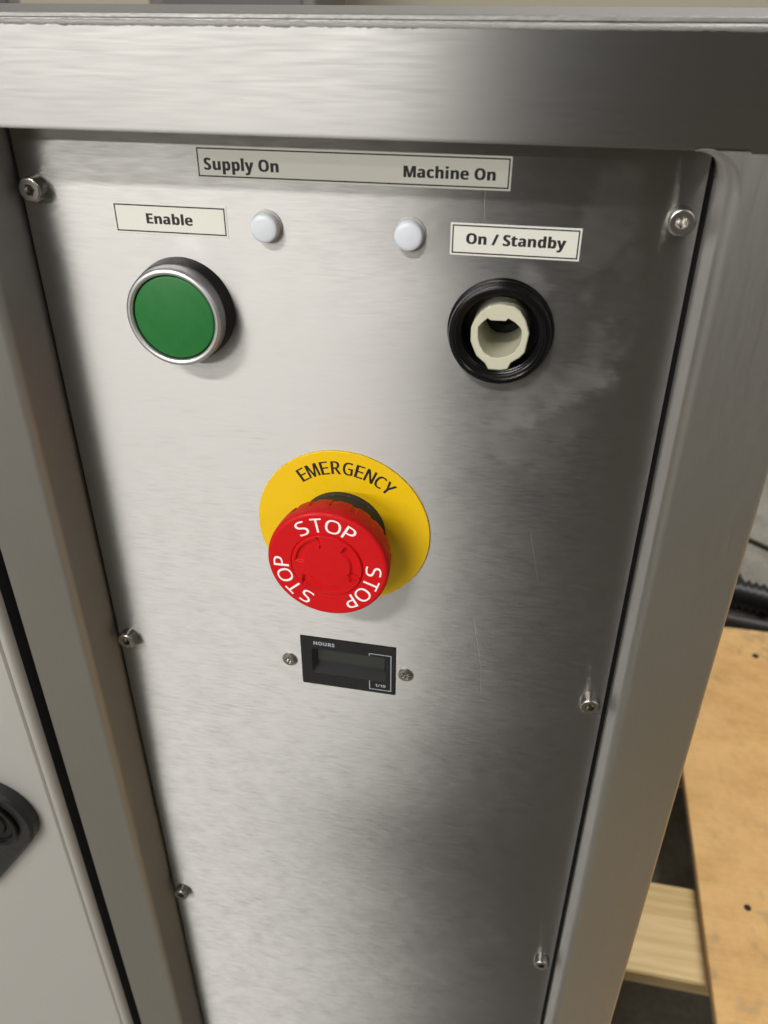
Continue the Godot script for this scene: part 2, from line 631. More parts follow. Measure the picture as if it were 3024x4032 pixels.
# ---------------------------------------------------------------- lamps
func strip_light(x0: float, x1: float, y: float, z: float, wide: float, tip: float, energy: float, label: String) -> void:
	var t := thing("strip_light", W((x0 + x1) / 2, y, z), label, "ceiling light", "strip lights under the ceiling")
	t.rotation.x = deg_to_rad(tip)
	var a := MB.new()
	a.box(Vector3(0, 45, 0), Vector3(x1 - x0 + 40, 60, wide + 40), 4)
	obj("housing", a, M.lamp_white, t)
	var b := MB.new()
	b.box(Vector3(0, 8, 0), Vector3(x1 - x0, 12, wide), 2)
	obj("diffuser", b, M.glow, t)
	var l := AreaLight3D.new()
	l.name = "lamp"
	l.area_size = Vector2((x1 - x0) * 0.001, wide * 0.001)
	l.light_energy = energy
	l.light_color = Color(1.0, 0.985, 0.965)
	l.area_range = 20.0
	l.shadow_enabled = true
	l.rotation.x = -PI / 2
	t.add_child(l)


func _ready() -> void:
	# camera: a phone held above the panel, looking down at it
	var cam := Camera3D.new()
	cam.name = "camera"
	var at := CameraAttributesPhysical.new()
	at.frustum_focal_length = 19.4167
	at.frustum_near = 0.02
	at.frustum_far = 60.0
	at.frustum_focus_distance = 0.272
	at.exposure_aperture = 13.0
	cam.attributes = at
	cam.position = W(33.49, 117.84, 230.24)
	cam.rotation = Vector3(deg_to_rad(-32.207), deg_to_rad(11.217), deg_to_rad(0.153))
	cam.fov = 63.434
	cam.near = 0.02
	cam.far = 60.0
	cam.current = true
	add_child(cam)
	# the dim hall round about, and its lamps
	var env := Environment.new()
	env.background_mode = Environment.BG_COLOR
	env.background_color = Color(0.175, 0.173, 0.168).linear_to_srgb()
	env.tonemap_mode = Environment.TONE_MAPPER_LINEAR
	env.tonemap_exposure = 0.95
	env.sdfgi_enabled = true
	env.ssao_enabled = true
	env.ssil_enabled = true
	var we := WorldEnvironment.new()
	we.name = "world"
	we.environment = env
	add_child(we)
	bold.font_names = PackedStringArray(["Droid Sans"])
	bold.font_weight = 700
	sans.font_names = PackedStringArray(["Droid Sans"])
	make_materials()
	strip_light(-2600, -290, 1950, 2170, 120, 55, 7.0, "white strip light under the ceiling nearest the front of the machine")
	strip_light(-3600, -150, 1950, 3900, 120, 55, 2.0, "white strip light under the ceiling in the middle row")
	strip_light(-5600, -880, 1950, 6500, 120, 55, 23.0, "longest white strip light under the ceiling, farthest from the machine")
	strip_light(2000, 3600, 1950, 2170, 120, 40, 1.6, "white strip light under the ceiling to the right of the machine's front")
	strip_light(300, 2300, 1950, -900, 120, 0, 7.0, "white strip light under the ceiling above the wooden pallet")

	light_door()
	build_place()
	build_frame()
	build_panel()
	build_labels()
	build_controls()
	build_screws()
	build_meter()


# a wide translucent door letting daylight in across the hall: the broad pale reflection in the steel
func light_door() -> void:
	var t := thing("loading_door", W(-3300, FLOOR, 7000), "wide translucent white loading door across the hall, bright with daylight", "door")
	var a := MB.new()
	for k in 6:
		a.box(Vector3(0, 230 + 450 * k, 30), Vector3(4600, 446, 40), 4)
	obj("door_panels", a, M.glow, t)
	var b := MB.new()
	b.box(Vector3(-2360, 1380, 20), Vector3(100, 2760, 120), 4)
	b.box(Vector3(2360, 1380, 20), Vector3(100, 2760, 120), 4)
	b.box(Vector3(0, 2820, 20), Vector3(4820, 110, 120), 4)
	obj("frame", b, M.grey_paint, t)
	var l := AreaLight3D.new()
	l.name = "daylight"
	l.area_size = Vector2(4.6, 2.7)
	l.light_energy = 1.2
	l.light_color = Color(1.0, 0.99, 0.975)
	l.area_range = 20.0
	l.shadow_enabled = true
	l.position = Vector3(0, 1.36, 0)
	t.add_child(l)


# ---------------------------------------------------------------- the place
func build_place() -> void:
	var fl := MB.new()
	fl.flat([Vector3(-9000, 0, -9000), Vector3(9000, 0, -9000), Vector3(9000, 0, 9000), Vector3(-9000, 0, 9000)], Vector3.UP)
	var fo := obj("floor", fl, M.floor, self, W(0, FLOOR, 0))
	fo.set_meta("kind", "structure")
	var wl := MB.new()
	wl.box(Vector3(0, 1500, -60), Vector3(12000, 3000, 120), 2)
	var wo := obj("wall", wl, M.wall, self, W(0, FLOOR, -4200))
	wo.set_meta("kind", "structure")
	# storage cabinet along the wall, seen as a sliver over the machine's top
	var sc := thing("storage_cabinet", W(-1900, FLOOR, -3600), "grey storage cabinet far behind the top edge of the steel frame", "cabinet")
	var sb := MB.new()
	sb.box(Vector3(0, 900, 0), Vector3(1900, 1800, 500), 6)
	obj("body", sb, M.grey_paint, sc)
	for k in 3:
		var sd := MB.new()
		sd.box(Vector3(-620 + 620 * k, 900, 256), Vector3(560, 1680, 16), 3)
		obj("door", sd, [M.dark_paint, M.wall, M.dark_paint][k], sc)
	# dark equipment cabinet behind the viewer, mirrored in the steel
	var ec := thing("equipment_cabinet", W(160, FLOOR, 950), "dark charcoal equipment cabinet standing opposite the control panel", "cabinet")
	var eb := MB.new()
	eb.box(Vector3(0, 980, 0), Vector3(520, 1960, 480), 5)
	obj("body", eb, M.dark_paint, ec)
	for k in 2:
		var ed := MB.new()
		ed.box(Vector3(-128 + 256 * k, 980, -246), Vector3(248, 1880, 12), 3)
		obj("door", ed, M.dark_paint, ec)

	# pallet and the plywood sheet on it
	var pa := thing("pallet", W(700, FLOOR, -300), "pale wooden pallet with spaced slats under the plywood sheet", "pallet")
	for k in 6:
		var s := MB.new()
		s.box(Vector3(0, 127, -280 + 260 * k), Vector3(1150, 20, 106), 2)
		obj("slat", s, M.pine, pa)
	for x in [-380.0, 0.0, 420.0]:
		var s := MB.new()
		s.box(Vector3(x, 66, 240), Vector3(45, 100, 1500), 2)
		s.swap = true
		obj("stringer", s, M.pine, pa)
	var ply := thing("plywood_sheet", W(262, -712.5, -826), "worn tan plywood sheet lying on the pallet beside the machine", "plywood")
	var pl := MB.new()
	pl.box(Vector3(500, 6.5, 560), Vector3(1000, 12, 1120), 1)
	obj("board", pl, M.ply, ply)
	for k in 2:
		var e := MB.new()
		e.box(Vector3(-0.4, 4.0 + k * 4.5, 560), Vector3(1.2, 1.6, 1117), 0.3)
		obj("ply_layer", e, M.ply_edge, ply)
	for q in [[48.0, 474.0, 7.0], [125.0, 60.0, 9.0], [130.0, 250.0, 7.0], [101.0, 380.0, 5.0]]:
		var kn := MB.new()
		kn.lathe([Vector2(q[2] * 0.55, 0), Vector2(q[2] * 0.5, 0.5), Vector2(0, 0.5)], 16)
		var ko := obj("knot_hole", kn, M.knot, ply, Vector3(q[0], 12.5, q[1]) * 0.001)
		ko.rotation.x = -PI / 2

	# ribbed hose and two thin cables on the floor behind the pallet
	var hs := thing("ribbed_hose", W(560, FLOOR, -1042), "black ribbed hose lying on the floor behind the plywood", "hose")
	var hm := MB.new()
	var pts := []
	var rad := []
	for k in 520:
		var x := -240.0 + k * 1.5
		pts.append(Vector3(x, 29, 0.2 * (x + 140) - 40 + 12 * sin(x * 0.006)))
		rad.append(26.0 + 2.8 * sin(TAU * x / 12.5))
	hm.bar(pts, 40, 28, rad)
	obj("hose", hm, M.rubber, hs)
	for c in [[[[470, -1330], [500, -1315], [540, -1285], [590, -1268], [700, -1260], [860, -1300]], "thin dark cable curving across the concrete, farther from the hose"], [[[380, -1330], [420, -1265], [450, -1205], [462, -1160], [470, -1080], [520, -1000]], "thin dark cable dipping under the ribbed hose"], [[[330, -1046], [430, -1024], [540, -1010], [800, -985]], "thick black cable between the hose and the plywood edge"]]:
		var cm := MB.new()
		var cu := Curve3D.new()
		for i in c[0].size():
			var p := Vector3(c[0][i][0] - c[0][0][0], 12 if "thick" in c[1] else 5, c[0][i][1] - c[0][0][1])
			var nx: Array = c[0][mini(i + 1, c[0].size() - 1)]
			var pv: Array = c[0][maxi(i - 1, 0)]
			var tg := Vector3(nx[0] - pv[0], 0, nx[1] - pv[1]) / 6.0
			cu.add_point(p, -tg, tg)
		cm.bar(Array(cu.tessellate(3)), 12.0 if "thick" in c[1] else 4.5, 10)
		var co := obj(numbered("cable"), cm, M.cable, self, W(c[0][0][0], FLOOR, c[0][0][1]))
		tag(co, c[1], "cable", "cables on the floor")


# ---------------------------------------------------------------- the steel frame
const D := 20.0   # the tubes stand this far in front of the panel
const RAIL := 87.4


# the upright's outline in (x, -z): a soft edge towards the panel, a tighter one outside
func tube_outline(x0: float, x1: float) -> PackedVector2Array:
	var p := PackedVector2Array()
	var inside_right := x0 < 0.0
	for c in [[x1, 5.4, 0.0], [x0, 5.4, 90.0], [x0, -D, 180.0], [x1, -D, 270.0]]:
		var r: float = 3.0 if (c[0] == x1) == inside_right else 1.3
		for k in 9:
			var a := deg_to_rad(c[2] + 90.0 * k / 8)
			p.append(Vector2(c[0] + (r if c[0] == x0 else -r) + r * cos(a), c[1] + (r if c[1] < 0 else -r) + r * sin(a)))
	return p


func build_frame() -> void:
	var fr := thing("steel_frame", W(-25, FLOOR, 0), "brushed stainless steel tube frame around the control panel", "machine frame")
	var o := Vector3(25, FLOOR, 0)   # from the panel's origin to the frame's base
	var along_x := Transform3D(Basis(Vector3(0, 0, -1), Vector3(0, 1, 0), Vector3(1, 0, 0)), Vector3(25, -FLOOR, 0))
	# profile in (-z, y) for the rail; pushed along x
	var a := MB.new()
	a.push(round_rect(-D, RAIL, 5.4, 111.7, 1.2, 4), -700, 150, along_x, 30, true, true, 24)
	obj("top_rail", a, M.tube, fr)
	var up := Transform3D(Basis(Vector3(1, 0, 0), Vector3(0, 0, -1), Vector3(0, 1, 0)), Vector3(25, -FLOOR, 0))
	# profile in (x, -z); pushed along y
	for e in [[-147.4, -122.0], [71.6, 97.2]]:
		var b := MB.new()
		b.push(tube_outline(e[0], e[1]), FLOOR, RAIL - 0.02, up, 30, true, true, 24)
		obj("upright", b, M.upright, fr)
	# rounded inner corners where the tubes are welded, and the ground-flat joint beside them
	for e in [[71.6, 1.0, 9.0], [-122.0, -1.0, 3.0]]:
		var r: float = e[2]
		var sg: float = e[1]
		var c := Vector3(e[0] - sg * r + 25, RAIL - r - FLOOR, 0)
		var w := MB.new()
		w.swap = true
		var prof := [Vector2(0, -9.0), Vector2(0, 0)]
		for k in range(1, 7):
			prof.append(Vector2(1 - cos(PI / 2 * k / 6.0), sin(PI / 2 * k / 6.0)))
		prof.append(Vector2(1.0, 1.0))
		for k in 12:
			var a0 := PI / 2 * k / 12.0
			var a1 := PI / 2 * (k + 1) / 12.0
			var e0 := Vector3(sg * cos(a0), sin(a0), 0)
			var e1 := Vector3(sg * cos(a1), sin(a1), 0)
			# the edge's rounding runs from the upright's soft one to the rail's tight one
			var rr0 := lerpf(2.8, 0.2, pow(float(k) / 12.0, 2.0))
			var rr1 := lerpf(2.8, 0.2, pow(float(k + 1) / 12.0, 2.0))
			for q in prof.size() - 1:
				var p0 := Vector2(r + prof[q].x * rr0, D - rr0 + prof[q].y * rr0)
				var p1 := Vector2(r + prof[q + 1].x * rr0, D - rr0 + prof[q + 1].y * rr0)
				var s0 := Vector2(r + prof[q].x * rr1, D - rr1 + prof[q].y * rr1)
				var s1 := Vector2(r + prof[q + 1].x * rr1, D - rr1 + prof[q + 1].y * rr1)
				if q == prof.size() - 2:
					# the flat corner out to where the two tubes' faces begin
					var f0 := c + e0 * minf((r + 3.0) / maxf(cos(a0), 0.001), (r + 0.25) / maxf(sin(a0), 0.001)) + Vector3(0, 0, D)
					var f1 := c + e1 * minf((r + 3.0) / maxf(cos(a1), 0.001), (r + 0.25) / maxf(sin(a1), 0.001)) + Vector3(0, 0, D)
					w.flat([c + e0 * p0.x + Vector3(0, 0, D), c + e1 * s0.x + Vector3(0, 0, D), f1, f0], Vector3(0, 0, 1))
					continue
				var n0 := Vector2(-1, 0)
				var n1 := Vector2(-1, 0)
				if q >= 1:
					n0 = Vector2(-cos(PI / 2 * (q - 1) / 6.0), sin(PI / 2 * (q - 1) / 6.0))
					n1 = Vector2(-cos(PI / 2 * minf(q, 6) / 6.0), sin(PI / 2 * minf(q, 6) / 6.0))
				var z := Vector3(0, 0, 1)
				w.quad([c + e0 * p0.x + z * p0.y, c + e1 * s0.x + z * s0.y, c + e1 * s1.x + z * s1.y, c + e0 * p1.x + z * p1.y],
					[e0 * n0.x + z * n0.y, e1 * n0.x + z * n0.y, e1 * n1.x + z * n1.y, e0 * n1.x + z * n1.y],
					[Vector2(a0, p0.y) * 0.01, Vector2(a1, p0.y) * 0.01, Vector2(a1, p1.y) * 0.01, Vector2(a0, p1.y) * 0.01])
		obj("corner_weld", w, M.upright, fr)
	for e in [[-146.2, -125.2], [74.8, 96.0]]:
		var w := MB.new()
		w.box(Vector3(25 + (e[0] + e[1]) / 2, RAIL - FLOOR + 0.55, D - 0.495), Vector3(e[1] - e[0], 1.5, 1), 0.005)
		obj("joint_weld", w, M.tube, fr)
	# the ground, uneven weld seam along the rail's top edge
	var ws := MB.new()
	rng.seed = 5
	var pts := []
	var rad := []
	for k in 420:
		pts.append(Vector3(25 - 210 + k * 1.0, -FLOOR + 111.2, D - 0.5))
		rad.append(0.55 + rng.randf() * 0.34)
	ws.bar(pts, 1, 8, rad)
	obj("weld_seam", ws, M.weld, fr)
	var tp := MB.new()
	tp.box(Vector3(25 - 60, -FLOOR + 112.4, -58), Vector3(900, 1.4, 124), 0.3)
	obj("top_plate", tp, M.weld, fr)
	for e in [[-128.0, 18.0], [78.0, 20.0]]:
		var g := MB.new()
		g.box(Vector3(25 + e[0] + (3 if e[0] < 0 else -3), -FLOOR - 330, -4.6), Vector3(e[1], 880, 1.6), 0.2)
		obj("mounting_flange", g, M.matte_black, fr)
	for e in [[Vector3(94, -370, -300), Vector3(2, 940, 588)], [Vector3(-144, -370, -300), Vector3(2, 940, 588)], [Vector3(-25, -370, -595), Vector3(236, 940, 2)]]:
		var g := MB.new()
		g.box(e[0] + Vector3(25, -FLOOR, 0), e[1], 0.3)
		obj("sheet_wall", g, M.black_steel, fr)

	# the neighbouring door with its black latch
	var dr := thing("cabinet_door", W(-401.6, FLOOR + 60, D), "satin steel cabinet door left of the panel with a black turn latch", "door")
	var dm := MB.new()
	dm.box(Vector3(-20.2, 420, -6), Vector3(524, 870, 12), 0.8)
	obj("door_skin", dm, M.door, dr)
	var fo := MB.new()
	fo.swap = true
	var fp := PackedVector2Array()
	for v in [[242.2, 2.0], [242.2, 0.6], [242.8, 0.1], [243.6, 0.0], [244.6, 0.2], [245.4, 0.7], [246.1, 1.6], [246.5, 2.8], [246.6, 3.4], [242.2, 3.4]]:
		fp.append(Vector2(v[0], v[1]))
	fo.push(fp, -15, 855, Transform3D(Basis(Vector3(1, 0, 0), Vector3(0, 0, -1), Vector3(0, 1, 0)), Vector3.ZERO), 40)
	obj("folded_edge", fo, M.door, dr)
	var ga := MB.new()
	ga.box(Vector3(243.2, 420, -12.2), Vector3(6.0, 868, 17), 0.4)
	obj("gasket", ga, M.matte_black, dr)
	var lt := MB.new()
	# hull of two circles, upper right and lower left
	var hull := PackedVector2Array()
	for k in 48:
		var t := TAU * k / 48
		hull.append(Vector2(22.0 * cos(t), 22.0 * sin(t)))
		hull.append(Vector2(-26 + 17 * cos(t), -44 + 17 * sin(t)))
	hull = Geometry2D.convex_hull(hull)
	hull.remove_at(hull.size() - 1)
	lt.plate(hull, 0, 6.0, 1.4)
	var la := Vector3(401.6 - 190.5, -202.0 - FLOOR - 60, 0.2)
	var lo := obj("latch", lt, M.black, dr, la * 0.001)
	var l2 := MB.new()
	l2.lathe([Vector2(15.6, 5.9), Vector2(15.6, 7.4), Vector2(15.0, 8.0), Vector2(13.4, 8.0), Vector2(12.8, 7.4), Vector2(12.0, 6.2), Vector2(9.6, 6.2), Vector2(9.0, 7.0), Vector2(6.6, 7.4), Vector2(6.2, 7.2)], 56)
	obj("latch_ring", l2, M.black_gloss, lo)
	var l3 := MB.new()
	l3.lathe([Vector2(6.0, 5.9), Vector2(6.0, 8.2), Vector2(5.4, 8.8), Vector2(3.0, 8.9), Vector2(2.6, 7.6), Vector2(0, 7.6)], 40)
	obj("latch_boss", l3, M.black_gloss, lo)


# ---------------------------------------------------------------- the panel
func tilt(x: float, y: float) -> Vector3:
	# the sheet is not quite flat: the edge of the reflections in it wanders
	var ys := [110.0, 64.0, 44.0, 21.0, -10.0, -45.0, -110.0, -151.0, -200.0, -266.0, -325.0, -430.0]
	var xs := [-8.0, -8.0, 1.0, -1.0, 3.0, 8.0, 8.0, -2.0, -16.0, -7.0, 2.0, 2.0]
	var k := 0
	while k < ys.size() - 2 and y < ys[k + 1]:
		k += 1
	var t := clampf((ys[k] - y) / (ys[k] - ys[k + 1]), 0, 1)
	t = t * t * (3 - 2 * t)
	var b := lerpf(xs[k], xs[k + 1], t)
	return Vector3(-b / 460.0, 0.004 * sin(y * 0.05 + x * 0.02), 1).normalized()


const SOCKET := Vector2(21.6, 35.5)
const METER := Vector2(-25.97, -101.1)


func build_panel() -> void:
	var t := thing("control_panel", W(-25, PY0, 0), "recessed brushed steel control panel sheet with smudges on its right half", "control panel")
	var o := Vector3(25, -PY0, 0)
	var mb := MB.new()
	var sx := [SOCKET.x - 13, SOCKET.x + 13, METER.x - 18.6, METER.x + 18.6]
	var sy := [SOCKET.y - 13, SOCKET.y + 13, METER.y - 12.15, METER.y + 12.15]
	var xs := [PX0, PX1] + sx
	var ys := [PY0, PY1] + sy
	for k in range(1, 24):
		xs.append(lerpf(PX0, PX1, k / 24.0))
	for k in range(1, 60):
		ys.append(lerpf(PY0, PY1, k / 60.0))
	xs.sort()
	ys.sort()
	var vert := func(p: Vector2) -> Array:
		return [Vector3(p.x, p.y, 0) + o, tilt(p.x, p.y), Vector2((p.x - PX0) / (PX1 - PX0), (PY1 - p.y) / (PY1 - PY0))]
	for j in ys.size() - 1:
		for i in xs.size() - 1:
			var c := Vector2((xs[i] + xs[i + 1]) / 2, (ys[j] + ys[j + 1]) / 2)
			if absf(c.x - METER.x) < 18.6 and absf(c.y - METER.y) < 12.15 or absf(c.x - SOCKET.x) < 13 and absf(c.y - SOCKET.y) < 13:
				continue
			var q := []
			for e in [[i, j], [i + 1, j], [i + 1, j + 1], [i, j + 1]]:
				q.append(vert.call(Vector2(xs[e[0]], ys[e[1]])))
			mb.quad([q[0][0], q[1][0], q[2][0], q[3][0]], [q[0][1], q[1][1], q[2][1], q[3][1]], [q[0][2], q[1][2], q[2][2], q[3][2]])
	for k in 64:
		var q := []
		for e in [[k, 0], [k + 1, 0], [k + 1, 1], [k, 1]]:
			var a: float = TAU * e[0] / 64
			var d := Vector2(cos(a), sin(a))
			q.append(vert.call(SOCKET + (d * 11.6 if e[1] == 0 else d / maxf(absf(d.x), absf(d.y)) * 13.0)))
		mb.quad([q[0][0], q[1][0], q[2][0], q[3][0]], [q[0][1], q[1][1], q[2][1], q[3][1]], [q[0][2], q[1][2], q[2][2], q[3][2]])
	# thickness of the sheet along its edges and cut-outs
	for e in [[Vector2(PX0, PY0), Vector2(PX0, PY1), Vector3(-1, 0, 0)], [Vector2(PX1, PY0), Vector2(PX1, PY1), Vector3(1, 0, 0)]]:
		mb.flat([Vector3(e[0].x, e[0].y, 0) + o, Vector3(e[1].x, e[1].y, 0) + o, Vector3(e[1].x, e[1].y, -2) + o, Vector3(e[0].x, e[0].y, -2) + o], e[2])
	for s in [-1.0, 1.0]:
		var x: float = METER.x + 18.6 * s
		var y: float = METER.y + 12.15 * s
		mb.flat([Vector3(x, METER.y - 12.15, 0) + o, Vector3(x, METER.y + 12.15, 0) + o, Vector3(x, METER.y + 12.15, -2) + o, Vector3(x, METER.y - 12.15, -2) + o], Vector3(-s, 0, 0))
		mb.flat([Vector3(METER.x - 18.6, y, 0) + o, Vector3(METER.x + 18.6, y, 0) + o, Vector3(METER.x + 18.6, y, -2) + o, Vector3(METER.x - 18.6, y, -2) + o], Vector3(0, -s, 0))
	obj("sheet", mb, M.panel, t)


func build_labels() -> void:
	for e in [
		["wide pale label reading Supply On and Machine On, under the top rail", -64.9, 73.9, 20.8, 81.4, [["Supply On", -63.0, 75.72, 21.3, 3.05], ["Machine On", -7.05, 75.85, 24.2, 2.85]]],
		["pale label reading Enable above the green push button", -92.2, 57.9, -58.4, 65.55, [["Enable", -82.5, 60.35, 14.05, 2.85]]],
		["pale label reading On / Standby above the black socket", 6.6, 56.75, 40.5, 64.35, [["On / Standby", 10.5, 59.35, 26.6, 2.85]]]]:
		var c := Vector2((e[1] + e[3]) / 2, (e[2] + e[4]) / 2)
		var s := Vector2(e[3] - e[1], e[4] - e[2])
		var t := thing("adhesive_label", W(c.x, c.y, 0), e[0], "label", "printed labels stuck on the panel")
		var a := MB.new()
		a.box(Vector3(0, 0, 0.07), Vector3(s.x + 1.0, s.y + 1.0, 0.1), 0.03)
		obj("tape", a, M.tape, t)
		var b := MB.new()
		for k in [-1.0, 1.0]:
			b.box(Vector3(0, k * (s.y / 2 - 0.18), 0.14), Vector3(s.x, 0.36, 0.05), 0.01)
			b.box(Vector3(k * (s.x / 2 - 0.18), 0, 0.14), Vector3(0.36, s.y - 0.724, 0.05), 0.01)
		obj("border", b, M.ink, t)
		var l := MB.new()
		for w in e[5]:
			for k in 3:
				text_at(l, w[0], bold, w[1] - c.x + (k - 1) * 0.09, w[2] - c.y, w[3], w[4], 0.1, 0.15 + 0.003 * k)
		obj("lettering", l, M.ink, t)


func build_controls() -> void:
	# green push button
	var g := thing("push_button", W(-74.0, 35.5, 0), "green flush push button with satin metal ring and black collar", "push button")
	var a := MB.new()
	a.lathe([Vector2(15.7, 0), Vector2(15.7, 1.2), Vector2(15.3, 5.4), Vector2(14.8, 5.5), Vector2(14.6, 5.5)], 96)
	obj("collar", a, M.black, g)
	a = MB.new()
	a.lathe([Vector2(15.0, 5.5), Vector2(14.95, 8.0), Vector2(14.8, 8.9), Vector2(14.4, 9.5), Vector2(13.8, 9.75), Vector2(13.2, 9.6), Vector2(12.85, 9.2), Vector2(12.8, 8.9), Vector2(12.8, 6)], 96, Vector3.ZERO, 50)
	obj("bezel", a, M.ring, g)
	a = MB.new()
	a.lathe([Vector2(12.85, 7.2), Vector2(12.4, 7.2)], 64)
	obj("gap_ring", a, M.matte_black, g)
	a = MB.new()
	a.lathe([Vector2(12.4, 6), Vector2(12.4, 8.5), Vector2(12.25, 8.75), Vector2(11.9, 8.85), Vector2(0, 8.9)], 96)
	obj("cap", a, M.green, g)

	# two small indicator lamps
	var l := thing("indicator_lamp", W(-46.0, 61.3, 0), "white domed indicator lamp below the words Supply On", "indicator lamp", "white indicator lamps")
	a = MB.new()
	a.lathe([Vector2(4.5, 0), Vector2(4.5, 0.5), Vector2(4.35, 0.6), Vector2(4.0, 0.6)], 48)
	obj("rim", a, M.tape_edge, l)
	a = MB.new()
	a.lathe([Vector2(4.0, 0.3), Vector2(3.95, 3.0), Vector2(3.8, 3.45), Vector2(3.45, 3.75), Vector2(2.6, 3.9), Vector2(0, 4.0)], 48, Vector3.ZERO, 50)
	obj("cap", a, M.lens, l)
	copy_of(l, W(-5.05, 61.25, 0), 1.0, "white domed indicator lamp left of the On / Standby label")

	# black socket with the cream tube of a missing switch
	var s := thing("switch_socket", W(SOCKET.x, SOCKET.y, 0), "open black switch socket with a cream plastic tube inside", "switch")
	a = MB.new()
	a.lathe([Vector2(15.2, 0), Vector2(15.2, 0.8), Vector2(14.9, 1.3), Vector2(14.5, 1.5), Vector2(14.4, 4.3), Vector2(14.2, 4.9), Vector2(13.7, 5.2), Vector2(13.0, 5.2), Vector2(12.6, 4.9), Vector2(12.3, 4.0), Vector2(11.9, 3.8), Vector2(11.8, 3.2), Vector2(11.5, 3.0), Vector2(11.4, 2.4), Vector2(11.1, 2.2), Vector2(11.0, -4), Vector2(8.6, -4)], 96, Vector3.ZERO, 32)
	obj("collar", a, M.black_gloss, s)
	var outer := [[-0.62, 8.65], [3.22, 8.24], [5.22, 7.01], [6.98, 4.37], [8.26, 0.87], [7.96, -1.99], [7.53, -5.0], [6.28, -6.6], [3.85, -8.4], [3.04, -10.4], [0.91, -10.9], [-2.48, -10.9], [-3.63, -9.0], [-6.12, -7.0], [-7.29, -4.6], [-8.06, -2.6], [-8.16, 1.29], [-7.21, 3.77], [-5.79, 5.86], [-3.61, 7.78]]
	var inner := [[-0.25, 3.9], [1.4, 3.95], [2.1, 4.75], [4.2, 3.6], [5.6, 2.4], [6.15, 1.4], [6.2, -1.0], [5.8, -3.0], [4.5, -5.2], [2.6, -6.5], [0.5, -7.1], [-2.0, -6.9], [-4.0, -5.8], [-5.4, -3.6], [-6.0, -1.6], [-6.1, 0.5], [-6.1, 1.7], [-4.9, 3.2], [-3.5, 4.5], [-2.7, 3.85]]
	a = MB.new()
	var po := PackedVector2Array()
	var pin := PackedVector2Array()
	for k in outer.size():
		po.append(Vector2(outer[k][0], outer[k][1]))
		pin.append(Vector2(inner[k][0], inner[k][1]))
	a.push(po, -17.9, 2.7, Transform3D(), 30, false, false)
	var n := po.size()
	for k in n:
		var j := (k + 1) % n
		var o0 := po[k] * 0.965
		var o1 := po[j] * 0.965
		var i0 := pin[k] * 1.03
		var i1 := pin[j] * 1.03
		a.flat([Vector3(po[k].x, po[k].y, 2.7), Vector3(po[j].x, po[j].y, 2.7), Vector3(o1.x, o1.y, 3), Vector3(o0.x, o0.y, 3)], Vector3((po[k] + po[j]).normalized().x, (po[k] + po[j]).normalized().y, 1).normalized())
		a.flat([Vector3(o0.x, o0.y, 3), Vector3(o1.x, o1.y, 3), Vector3(i1.x, i1.y, 3), Vector3(i0.x, i0.y, 3)], Vector3(0, 0, 1))
		var m := -(pin[k] + pin[j]).normalized()
		a.flat([Vector3(i0.x, i0.y, 3), Vector3(i1.x, i1.y, 3), Vector3(pin[j].x, pin[j].y, 2.8), Vector3(pin[k].x, pin[k].y, 2.8)], Vector3(m.x, m.y, 1).normalized())
		var na := -pin[k].normalized()
		var nb := -pin[j].normalized()
		a.quad([Vector3(pin[k].x, pin[k].y, 2.8), Vector3(pin[j].x, pin[j].y, 2.8), Vector3(pin[j].x, pin[j].y, -17.9), Vector3(pin[k].x, pin[k].y, -17.9)], [Vector3(na.x, na.y, 0), Vector3(nb.x, nb.y, 0), Vector3(nb.x, nb.y, 0), Vector3(na.x, na.y, 0)], [Vector2.ZERO, Vector2(0, 1), Vector2(1, 1), Vector2(1, 0)])
	obj("tube", a, M.cream, s)
	a = MB.new()
	a.lathe([Vector2(11, -19), Vector2(11, -18), Vector2(4.5, -18), Vector2(4.2, -20), Vector2(0, -20)], 32)
	obj("back_plate", a, M.matte_black, s)

	# emergency stop
	var e := thing("emergency_stop", W(-26.3, -38.2, 0), "red mushroom emergency stop button on a yellow disc", "emergency stop button")
	a = MB.new()
	a.lathe([Vector2(30, 0.1), Vector2(30, 0.8), Vector2(29.8, 1.0), Vector2(0, 1.0)], 128)
	var disc := obj("legend_disc", a, M.yellow, e)
	a = MB.new()
	for k in 3:
		text_round(a, "EMERGENCY", [-33.4, -23.9, -13.7, -4.3, 5.5, 14.9, 23.8, 32.8, 41.2].map(func(x): return x + (k - 1) * 0.32), [2.6, 3.9, 2.6, 3.0, 3.1, 2.6, 3.1, 2.9, 3.2], sans, 21.6, 4.8, 0.95, 1.05 + 0.003 * k)
	obj("lettering", a, M.ink, disc)
	a = MB.new()
	a.lathe([Vector2(14.9, 1), Vector2(14.9, 2.4), Vector2(14.5, 2.8), Vector2(14.3, 6.5), Vector2(14.3, 13)], 80)
	obj("neck", a, M.neck, e)
